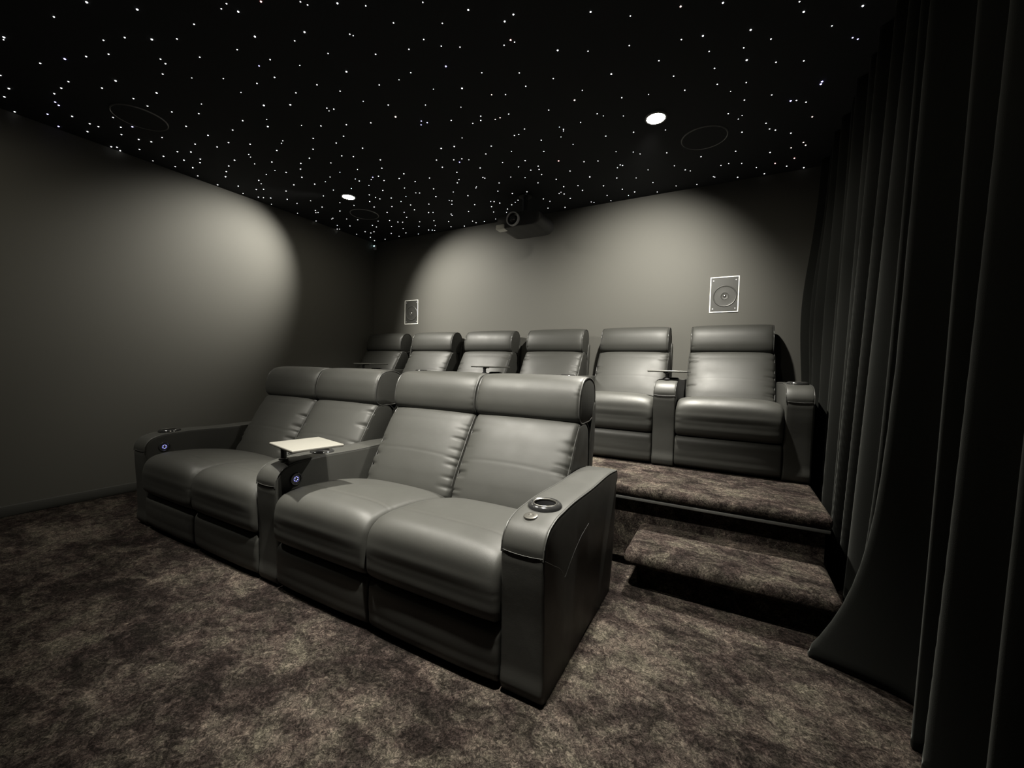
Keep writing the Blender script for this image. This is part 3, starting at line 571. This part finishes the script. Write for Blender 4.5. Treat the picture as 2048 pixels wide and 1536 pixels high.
# ------------------------------------------------------------------ star ceiling
STARS = '''1.571,1.006,8.3,n 1.726,1.125,8.1,n 2.123,1.339,7.4,n 2.267,1.356,7.2,r 2.558,1.513,6.8,n 3.045,1.797,6.6,n 2.047,1.453,7.7,n 2.287,1.545,7.4,n 2.249,1.812,7.8,n 2.75,2.02,7.3,b 2.728,2.194,7.7,n 3.21,1.906,6.6,n 3.516,2.047,6.6,n 3.865,2.194,6.7,w 3.132,2.023,6.9,r 3.308,2.181,7,n 3.939,2.403,7.1,n 3.499,2.456,7.4,n 4.132,2.463,7.3,n 4.328,2.458,7.3,n 4.541,2.534,7.5,n 4.122,2.66,7.7,n 3.158,1.92,6.6,n 4.024,2.255,6.8,n 3.256,2.568,7.8,w 1.572,1.232,8.5,n 2.199,2.222,8.5,w 4.478,3.007,8.5,b 4.476,3.027,8.5,b 4.352,3.118,8.5,b 1.708,1.848,8.5,n 1.555,1.779,8.5,n 2.326,2.663,8.5,n 2.225,2.643,8.5,n 2.914,3.171,8.5,r 1.354,1.921,8.5,n 0.991,1.081,8.5,b 1.097,1.426,8.5,n 0.925,0.891,8.5,n 1.014,1.272,8.5,n 3.046,3.516,8.5,n 1.705,2.816,8.5,n 0.512,1.511,8.5,b 0.348,1.012,8.5,n 1.657,3.281,8.5,n 0.875,2.487,8.5,n 0.491,1.855,8.5,n 0.393,1.655,8.5,n 2.002,3.701,8.5,n 0.212,1.987,8.5,n 1.864,1.282,5.4,n 1.324,1.369,6.3,n 0.402,1.807,8,n 2.014,1.807,5.6,n 1.596,2.259,6.6,n 1.702,2.568,6.8,n 3.787,2.617,5.2,n 4.305,2.392,4.8,n 0.293,1.893,8.2,n 0.516,2.102,8,n 1.482,2.756,7.3,n 1.609,2.863,7.3,n 2.69,3.058,6.4,n 2.664,3.209,6.7,n 2.053,3.095,7.1,n 2.114,3.818,8.1,n 1.337,3.558,8.5,n 2.64,4.016,8,n 2.071,1.296,5.1,n 1.348,1.125,6.1,n 1.466,1.166,5.9,n 1.688,1.287,5.7,n 1.882,1.459,5.5,n 1.119,1.126,6.5,n 1.45,1.312,6,n 1.652,1.399,5.8,n 0.825,1.031,6.9,n 0.757,1.152,7.1,n 0.859,1.261,6.9,n 0.204,1.021,7.9,n 0.029,1.094,8.2,n 0.302,1.281,7.9,n 0.533,1.408,7.5,n 1.095,1.64,6.8,n 0.301,1.405,7.9,n 0.148,1.394,8.2,n 0.318,1.517,7.9,n 1.094,1.838,6.9,n 0.866,1.796,7.2,n 0.031,1.551,8.4,n 0.06,1.574,8.4,n 0.017,1.605,8.5,n 0.65,1.813,7.6,n 0.896,1.911,7.3,n 0.218,1.792,8.3,n 2.42,1.435,4.8,n 2.434,1.459,4.8,n 2.892,1.678,4.5,n 2.469,1.651,4.9,n 2.9,1.801,4.6,n 2.272,1.683,5.2,n 2.484,1.795,5,n 2.763,1.833,4.8,n 1.867,1.574,5.6,b 1.856,1.663,5.7,n 2.893,2.142,5,n 1.718,1.647,5.9,n 2.087,1.901,5.6,n 1.842,1.796,5.8,n 2.287,2.359,5.9,b 2.492,2.407,5.7,n 2.598,2.494,5.7,n 2.749,2.522,5.6,w 1.682,2.075,6.3,n 1.846,2.141,6.1,n 1.716,2.224,6.4,n 1.501,2.148,6.6,n 2.565,2.774,6.1,n 1.712,2.39,6.6,n 2.474,2.847,6.3,n 1.226,2.311,7.1,n 2.274,2.827,6.5,n 2.21,2.813,6.5,n 3.665,2.145,4.6,n 3.143,2.042,4.7,n 3.625,2.308,4.8,n 3.96,2.517,5,n 3.07,2.232,5,n 3.055,2.338,5.2,n 2.921,2.348,5.3,n 3.828,2.759,5.4,n 3.336,2.748,5.6,n 2.851,2.512,5.5,n 2.785,2.52,5.6,w 3.094,2.809,5.8,n 3.649,3.399,6.5,n 3.861,3.561,6.7,n 4.081,3.586,6.7,n 4.569,2.741,5.4,b 4.371,2.791,5.5,n 4.253,3.013,5.8,n 4.38,3.128,6,n 4.12,2.996,5.8,n 4.393,3.492,6.6,n 4.339,3.897,7.3,r 4.419,3.983,7.4,n 4.28,4.048,7.5,n 4.098,4.026,7.5,n 0.284,2.193,8.4,n 0.476,2.359,8.3,n 1.09,2.332,7.4,n 1.612,2.669,7,n 1.423,2.749,7.3,b 1.264,2.748,7.6,n 0.856,2.619,8,n 1.12,2.987,8,n 1.001,3.098,8.3,n 2.089,2.758,6.6,n 2.601,3.12,6.6,n 2.743,3.177,6.6,n 2.728,3.226,6.7,n 2.113,2.984,6.9,n 1.692,2.964,7.3,n 2.005,3.138,7.2,n 2.256,3.148,6.9,n 2.262,3.167,7,n 2.623,3.432,7.1,n 1.744,3.143,7.5,n 2.328,3.524,7.4,n 1.572,3.156,7.7,n 1.683,3.489,8,n 1.482,3.391,8.1,n 1.879,3.591,7.9,n 2.086,3.608,7.8,n 2.306,3.676,7.7,n 2.202,3.744,7.9,n 1.949,3.827,8.2,n 1.255,3.44,8.4,n 1.522,3.691,8.4,n 3.178,3.298,6.5,n 2.711,3.312,6.8,n 3.312,3.428,6.7,n 3.326,3.444,6.7,n 2.936,3.356,6.7,n 2.908,3.625,7.2,n 2.913,3.729,7.3,n 3.101,3.72,7.2,n 3.311,3.954,7.5,n 2.483,3.966,8,n 1.326,0.965,6.1,n 2.12,1.293,5,n 1.248,1.173,6.3,n 1.434,1.339,6.1,n 0.639,1.152,7.2,n 0.529,1.15,7.4,n 0.904,1.386,6.9,n 0.39,1.201,7.7,b 0.891,1.457,7,n 0.189,1.199,8,b 0.958,1.554,6.9,n 0.294,1.365,7.9,n 0.431,1.478,7.7,n 0.051,1.28,8.3,b 0.854,1.673,7.2,n 1.27,1.809,6.6,n 0.349,1.6,7.9,n 0.177,1.663,8.3,n 1.016,1.993,7.2,n 0.754,1.906,7.5,n 2.658,1.578,4.6,n 2.196,1.556,5.1,n 2.702,1.698,4.7,n 2.657,1.847,4.9,n 2.813,1.903,4.8,n 2.891,1.949,4.8,n 2.554,1.972,5.1,n 2.329,1.965,5.4,n 2.849,2.314,5.3,w 2.244,2.116,5.6,n 1.882,1.969,5.9,n 1.912,1.995,5.9,n 2.316,2.328,5.8,b 2.339,2.358,5.8,b 2.685,2.453,5.6,n 2.661,2.49,5.7,n 2.008,2.197,6,n 1.108,2.131,7.1,n 1.369,2.24,6.9,n 1.554,2.443,6.8,n 1.482,2.396,6.9,n 3.089,2.036,4.7,n 3.438,2.253,4.8,n 3.849,2.381,4.8,n 3.735,2.471,5,n 3.979,2.651,5.2,n 3.988,2.786,5.4,n 3.504,2.667,5.4,n 4.038,3.093,5.9,n 2.868,2.694,5.8,n 2.774,2.73,5.9,n 2.805,2.732,5.9,n 3.318,3.005,6,n 3.492,3.04,6,n 2.912,2.861,6,n 2.869,3,6.2,n 4.217,2.563,5.1,n 4.107,2.566,5.1,n 4.546,2.721,5.4,b 4.251,2.741,5.4,n 4.43,3.17,6.1,n 4.484,3.348,6.4,w 4.244,3.302,6.3,n 4.268,3.38,6.4,n 4.302,3.411,6.5,n 4.115,3.345,6.3,n 4.48,3.655,6.9,w 4.498,3.702,7,w 4.416,3.699,7,w 4.294,3.706,7,n 4.454,3.872,7.3,r 4.534,4.063,7.6,n 3.741,3.72,7,n 0.365,1.97,8.2,n 0.661,2.071,7.8,n 0.392,2.146,8.2,n 0.901,2.218,7.5,n 0.836,2.374,7.8,n 0.482,2.597,8.5,n 0.673,2.547,8.2,n 1.313,2.432,7.1,n 1,2.39,7.5,n 1.465,2.834,7.4,n 1.307,2.971,7.8,n 1.14,3.094,8.1,n 1.253,3.127,8,n 1.107,3.282,8.4,n 2.228,2.862,6.6,b 2.322,3.006,6.7,n 1.847,2.966,7.1,n 2.326,3.294,7.1,n 2.234,3.428,7.4,n 2.462,3.548,7.4,n 1.938,3.392,7.6,n 1.734,3.422,7.8,n 2.118,3.66,7.8,n 1.306,3.33,8.2,n 1.509,3.725,8.5,n 3.081,3.264,6.5,n 3.236,3.628,7,n 2.785,3.439,7,n 2.791,3.593,7.2,n 2.741,3.732,7.4,n 3.228,3.854,7.4,n 2.532,3.748,7.6,n 2.758,3.842,7.6,n 0.416,1.18,7.6,b 0.432,1.942,8,n 1.965,1.574,5.5,n 3.214,2.351,5.1,n 3.086,2.585,5.5,n 4.449,2.599,5.2,b 4.125,2.839,5.5,n 2.523,3.008,6.5,n 2.06,2.866,6.8,n 1.728,3.706,8.2,n 0.934,3.215,8.5,n 0.102,1.913,8.5,n 0.329,2.484,8.5,n 0.08,2.08,8.5,n 0.265,2.456,8.5,n 0.947,3.375,8.5,n 1.72,4.015,8.5,n 0.187,2.344,8.5,n 1.61,3.952,8.5,w 1.619,4.007,8.5,r 1.035,3.564,8.5,n 1.364,3.855,8.5,n 1.237,3.764,8.5,n 0.312,2.716,8.5,n 0.043,2.248,8.5,n 0.451,2.99,8.5,n 0.194,2.629,8.5,n 0.526,3.139,8.5,n 1.44,4.042,8.5,n 0.105,2.565,8.5,n 0.797,3.557,8.5,n 1.291,3.994,8.5,n 0.846,3.631,8.5,n 0.306,3.02,8.5,n 0.965,3.834,8.5,n 0.493,3.393,8.5,n 1.02,3.999,8.5,n 1.04,4.017,8.5,n 0.985,3.977,8.5,n 0.502,3.588,8.5,n 0.504,3.645,8.5,n 0.25,3.494,8.5,n 0.669,3.943,8.5,n 0.034,3.223,8.5,n 0.348,3.753,8.5,n 0.25,3.709,8.5,n 0.501,4.004,8.5,n 0.276,3.772,8.5,n 0.02,3.505,8.5,n 0.144,3.885,8.5,n 0.084,4.005,8.5,n 0.899,0.895,4.9,n 1.434,1.457,4.5,n 1.588,1.54,4.4,n 0.48,0.959,5.5,n 1.554,1.649,4.5,n 0.534,1.664,5.6,n 0.855,2.071,5.5,n 0.825,2.1,5.5,n 2.477,1.664,3.6,n 2.065,1.67,4,n 2.458,1.984,3.9,n 2.579,2.128,3.9,n 2.135,2.024,4.2,n 2.446,2.216,4.1,n 2.625,2.327,4,n 1.87,1.993,4.4,n 1.426,1.871,4.7,n 1.57,2.014,4.7,n 1.276,2.071,5,n 1.236,2.087,5.1,n 2.313,2.862,4.8,n 3.323,2.508,3.8,n 3.644,2.706,4,n 4.051,2.88,4.1,n 3.364,2.785,4.1,n 3.079,2.775,4.2,n 3.087,2.826,4.3,n 3.218,2.787,4.2,n 3.047,2.883,4.4,n 3.68,3.105,4.4,n 3.089,3.005,4.5,n 2.66,2.899,4.6,n 3.331,3.228,4.6,n 3.439,3.286,4.7,n 3.477,3.333,4.7,n 4.112,3.149,4.4,n 4.092,3.179,4.5,n 4.122,3.793,5.2,n 4.221,3.912,5.4,n 3.928,3.935,5.4,n 3.937,3.947,5.4,n 3.802,4.025,5.5,n 3.646,3.981,5.5,n 3.774,3.754,5.2,n 3.674,3.618,5,n 3.985,3.763,5.2,n 4.037,3.756,5.2,n 3.486,3.598,5,n 3.483,3.837,5.3,n 3.486,4.037,5.6,n 0.052,1.788,6.3,n 0.057,2.453,6.6,n 0.745,2.175,5.7,n 0.783,2.313,5.7,n 0.646,2.324,5.9,n 0.427,2.407,6.2,n 0.136,2.594,6.6,n 0.306,2.821,6.6,n 0.061,2.988,7,n 1.098,2.589,5.6,n 0.984,2.629,5.7,n 1.379,2.773,5.5,b 1.263,2.707,5.5,n 1.272,2.845,5.6,n 0.901,2.773,5.9,n 0.705,2.817,6.1,n 0.488,2.838,6.4,n 1.127,3.054,5.9,n 0.711,2.992,6.3,n 0.784,3.098,6.3,n 0.255,3.061,6.8,n 0.279,3.07,6.8,n 0.281,3.245,6.9,n 0.246,3.258,7,n 0.399,3.326,6.9,n 0.665,3.518,6.8,n 0.128,3.421,7.2,n 0.043,3.519,7.4,n 0.677,3.706,6.9,n 0.079,3.731,7.5,n 0.492,3.885,7.3,n 0.255,4.018,7.6,n 2.465,3.243,5.1,n 1.519,3.02,5.5,n 1.863,3.271,5.5,n 2.11,3.272,5.3,n 2.093,3.289,5.4,n 1.543,3.139,5.6,n 1.279,3.228,5.9,n 1.716,3.406,5.7,n 2.06,3.591,5.7,n 2.26,3.708,5.7,n 2.063,3.89,6,n 1.11,3.448,6.3,n 1.38,3.577,6.2,n 0.89,3.657,6.7,n 1.149,3.895,6.7,n 1.869,4.002,6.3,n 0.745,3.817,7,n 0.778,4.037,7.1,n 3.282,3.463,4.9,n 3.376,3.695,5.2,n 2.73,3.685,5.4,n 2.705,3.703,5.4,n 3.076,3.924,5.6,n 3.247,4.003,5.6,n 2.564,3.825,5.7,n 2.906,3.999,5.7,n 2.925,4.024,5.7,n 3.077,4.049,5.7,n 1.22,1.599,4.8,n 2.439,2.6,4.4,n 3.473,2.839,4.1,n 0.047,2.723,6.8,n 1.417,2.598,5.3,n 1.245,2.568,5.4,n 1.079,2.821,5.8,n 2.567,3.302,5.1,n 1.404,3.16,5.8,n 1.072,3.726,6.6,n 1.12,0.52,5.8,n 1.71,0.76,4.1,n 2.87,-1.34,5.0,n 1.22,-0.69,5.0,n 4.53,0.23,4.1,n 3.81,0.26,6.4,n 2.93,-1.01,4.5,n 2.40,1.29,4.2,n 3.07,-1.35,5.2,n 3.46,0.71,4.4,n 1.41,-1.48,5.6,n 3.94,0.24,4.9,n 3.28,1.83,4.3,n 4.00,-1.22,4.1,n 0.66,-0.75,5.8,n 4.39,0.10,4.7,n 2.87,-0.43,6.0,n 2.33,-0.10,5.2,n 1.63,0.68,6.3,n 3.07,-0.96,4.8,n 4.12,0.62,4.6,n 3.26,-0.78,4.7,n 3.79,0.64,6.0,n 1.33,-1.35,5.6,n 1.90,-1.01,4.9,n 3.98,-1.43,4.2,n 2.82,-1.42,5.7,n 3.28,-0.31,6.4,n 1.44,-1.30,5.5,n 2.75,-1.48,4.0,n 0.94,-0.01,4.1,n 2.80,-0.99,4.2,n 4.08,-0.13,4.4,n 2.12,0.43,4.1,n 2.95,0.72,4.1,n 2.57,0.82,5.6,n 4.28,0.38,6.3,n 1.12,-0.43,4.5,n 4.45,0.43,6.4,n 2.52,-1.56,5.2,n 1.92,0.66,6.0,n 0.14,0.80,6.3,n 2.89,-1.37,6.4,n 2.87,0.22,4.1,n 3.11,-0.22,4.8,n 3.23,1.28,5.5,n 0.15,-1.36,6.4,n 1.18,0.18,4.2,n 2.72,-0.35,4.7,n 1.69,-0.38,6.1,n 1.40,-0.13,4.3,n 3.53,-1.50,5.0,n 2.61,1.27,4.8,n 1.45,-0.73,5.7,n 3.67,-0.67,6.3,n 0.89,0.10,4.4,n 3.19,-1.20,5.8,n 1.50,-0.30,5.8,n 3.80,0.11,6.1,n 3.90,-0.94,5.4,n 1.57,0.94,6.3,n 4.03,0.16,4.9,n 1.06,-1.13,5.0,n 2.43,-0.86,4.6,n 3.68,1.67,5.9,n 0.88,-0.51,5.2,n 3.68,0.90,4.7,n 3.68,-0.25,4.4,n 0.63,-0.46,5.8,n 3.62,-0.54,5.5,n 1.61,0.03,5.8,n 1.94,-0.00,5.0,n 4.19,-0.99,5.2,n 4.22,-0.73,4.4,n 3.40,1.66,5.8,n 3.03,0.42,4.1,n 1.35,-0.27,5.2,n 1.07,-1.33,5.9,n 2.70,-0.48,5.7,n 3.70,-1.42,4.2,n 4.12,1.11,4.6,n 4.21,1.90,6.1,n 4.10,0.65,5.6,n 0.82,-0.43,6.2,n 2.80,-0.27,6.2,n 1.63,-0.83,5.1,n 4.20,1.54,6.2,n 3.76,-1.57,5.8,n 0.27,-0.54,4.8,n 1.26,0.46,4.9,n 1.95,0.24,4.2,n 3.54,-1.59,5.0,n 0.30,-1.11,6.4,n 0.61,-1.33,4.3,n 4.44,1.73,5.4,n 0.44,0.36,4.3,n 1.47,-0.37,4.2,n 1.63,0.92,5.6,n 2.69,-0.19,4.6,n 0.91,-0.32,4.1,n 0.61,0.57,4.4,n 3.27,-0.12,5.6,n 0.41,-0.90,5.5,n 3.57,-0.12,4.0,n 3.66,0.83,4.6,n 1.99,-0.15,6.4,n 2.28,1.14,4.6,n 1.94,1.11,5.4,n 2.12,-0.64,5.0,n 2.46,1.11,6.0,n 0.37,0.06,5.5,n 4.26,-0.14,6.0,n 4.09,1.48,5.3,n 1.23,0.21,4.5,n 3.62,1.00,4.4,n 3.35,0.60,4.2,n 0.51,0.69,6.1,n 0.07,-1.04,4.3,n 3.53,-1.43,4.1,n 0.46,-1.21,6.4,n 4.01,-0.90,4.5,n 3.08,1.66,6.2,n 4.34,0.66,4.2,n 3.64,-1.46,5.2,n 3.50,0.39,4.6,n 3.27,-1.18,6.1,n 0.33,-0.34,5.5,n 1.14,-0.90,5.6,n 1.17,0.80,5.9,n 3.44,-0.06,6.2,n 1.70,-0.05,4.9,n 4.43,0.01,5.5,n 3.41,-0.97,5.1,n 3.16,1.35,4.3,n 3.08,0.42,6.1,n 2.23,0.91,5.5,n 4.09,-1.02,6.0,n 4.17,0.42,4.5,n 0.89,-0.56,5.3,n 1.47,-0.69,5.2,n 2.68,-0.56,5.8,n 1.03,-1.51,4.2,n 2.21,-0.11,4.9,n 0.83,-0.19,5.2,n 2.21,0.74,4.2,n 3.75,0.57,5.4,n 3.90,-0.04,5.8,n 2.15,-0.70,5.1,n 3.89,-0.66,5.6,n 0.90,-0.59,5.5,n 3.91,1.91,4.5,n 1.46,0.05,4.9,n 3.33,-1.26,6.5,n 1.36,-0.21,4.8,n 2.66,1.03,5.1,n 0.08,-0.29,4.2,n 2.01,0.30,4.5,n 4.35,-0.08,4.4,n 2.50,-1.14,6.3,n 4.14,-1.22,5.8,n 3.53,1.35,6.2,n 2.99,1.54,6.5,n 4.38,1.02,5.5,n 2.46,-1.16,6.3,n 2.27,-0.23,5.3,n 3.28,1.05,5.0,n 2.60,-0.89,6.4,n 2.96,0.86,6.3,n 3.00,-1.12,6.4,n 4.24,-1.05,5.2,n 2.74,0.56,5.9,n 2.96,0.19,5.0,n 1.46,-0.91,6.5,n 3.45,0.52,6.3,n 3.38,-0.20,4.7,n 1.25,-0.10,6.3,n 2.32,-0.64,4.5,n 3.51,-0.22,4.2,n 1.55,-0.03,5.8,n 2.49,1.41,4.7,n 0.55,-0.55,5.3,n 0.50,-1.16,5.6,n 3.56,1.24,4.1,n 0.88,-0.86,5.9,n 3.72,1.32,4.7,n 2.71,-1.03,5.1,n 1.84,-0.84,4.9,n 2.42,0.62,5.9,n 0.96,-0.62,5.9,n 3.57,-1.48,4.7,n 3.66,1.88,4.3,n 4.32,-0.11,4.7,n 2.54,0.67,5.0,n 3.14,-0.43,4.2,n 3.92,0.29,4.4,n 2.76,1.23,5.9,n 3.03,0.32,5.8,n 2.41,0.20,6.4,n 0.92,0.47,6.4,n 0.22,0.35,6.2,n 2.96,0.13,4.9,n 4.06,-1.07,4.4,n 3.62,0.83,4.8,n 0.28,-0.20,5.2,n 1.10,-1.30,5.3,n 3.18,-1.08,5.4,n 3.91,0.74,4.9,n 4.22,1.19,6.1,n 3.38,-0.26,4.7,n 3.68,2.03,5.2,n 3.93,0.10,6.2,n 3.46,0.29,6.0,n 0.54,-1.43,4.7,n 0.40,-0.82,4.6,n 0.77,0.34,6.0,n 3.20,0.50,4.0,n 1.95,0.93,4.3,n 1.42,0.21,5.3,n 3.29,-0.17,5.3,n 1.72,0.46,4.4,n 2.73,-0.73,4.1,n 0.06,-0.78,4.5,n 3.57,-1.04,5.9,n 2.12,-0.84,5.2,n 0.99,-0.93,6.4,n 1.87,-0.94,6.0,n 0.17,-1.17,6.4,n 0.81,0.31,4.1,n 0.32,-1.51,4.5,n 2.07,-0.01,4.0,n'''
def star_mesh(c):
    bm = bmesh.new(); lathe(bm, [(1.0, 0.0), (0.93, -0.35), (0.62, -0.72), (0, -0.9)], Matrix(), 8)
    lathe(bm, [(1.0, 0.0), (0, 0.0)], Matrix(), 8)
    bmesh.ops.remove_doubles(bm, verts=bm.verts, dist=1e-4); bmesh.ops.recalc_face_normals(bm, faces=bm.faces)
    me = bpy.data.meshes.new('ceiling_star'); bm.to_mesh(me); bm.free(); me.materials.append(STARM[c]); return me
SM = {c: star_mesh(c) for c in 'nbwr'}
SL = {'n': ('tiny white point of light in the black star ceiling', 'white star points'), 'b': ('tiny blue-white point of light in the black star ceiling', 'blue-white star points'),
      'w': ('tiny warm pinkish point of light in the black star ceiling', 'warm star points'), 'r': ('tiny reddish point of light in the black star ceiling', 'reddish star points')}
rest = bmesh.new()
for k, tok in enumerate(STARS.split()):
    x, y, r, c = tok.split(','); x, y, r = float(x), float(y), float(r) * 0.00052
    if k < 300:
        o = bpy.data.objects.new('ceiling_star', SM[c]); col.objects.link(o); o.location = (x, y, H); o.scale = (r, r, r * 0.8)
        tag(o, SL[c][0], 'star light', SL[c][1])
        if k == 0: o['label'] = 'largest blue-white point of light in the star ceiling, beside the top of the curtain'; o['group'] = 'biggest star point'
    else:
        lathe(rest, [(r, 0.0), (r * 0.7, -r * 0.5), (0, -r * 0.7)], Matrix.Translation((x, y, H)), 6)
        if len(rest.verts) > 0: pass
o = obj('small_ceiling_stars', rest, STARM['n'])
tag(o, 'faintest scattered points of light in the black star ceiling', 'star lights', kind='stuff')
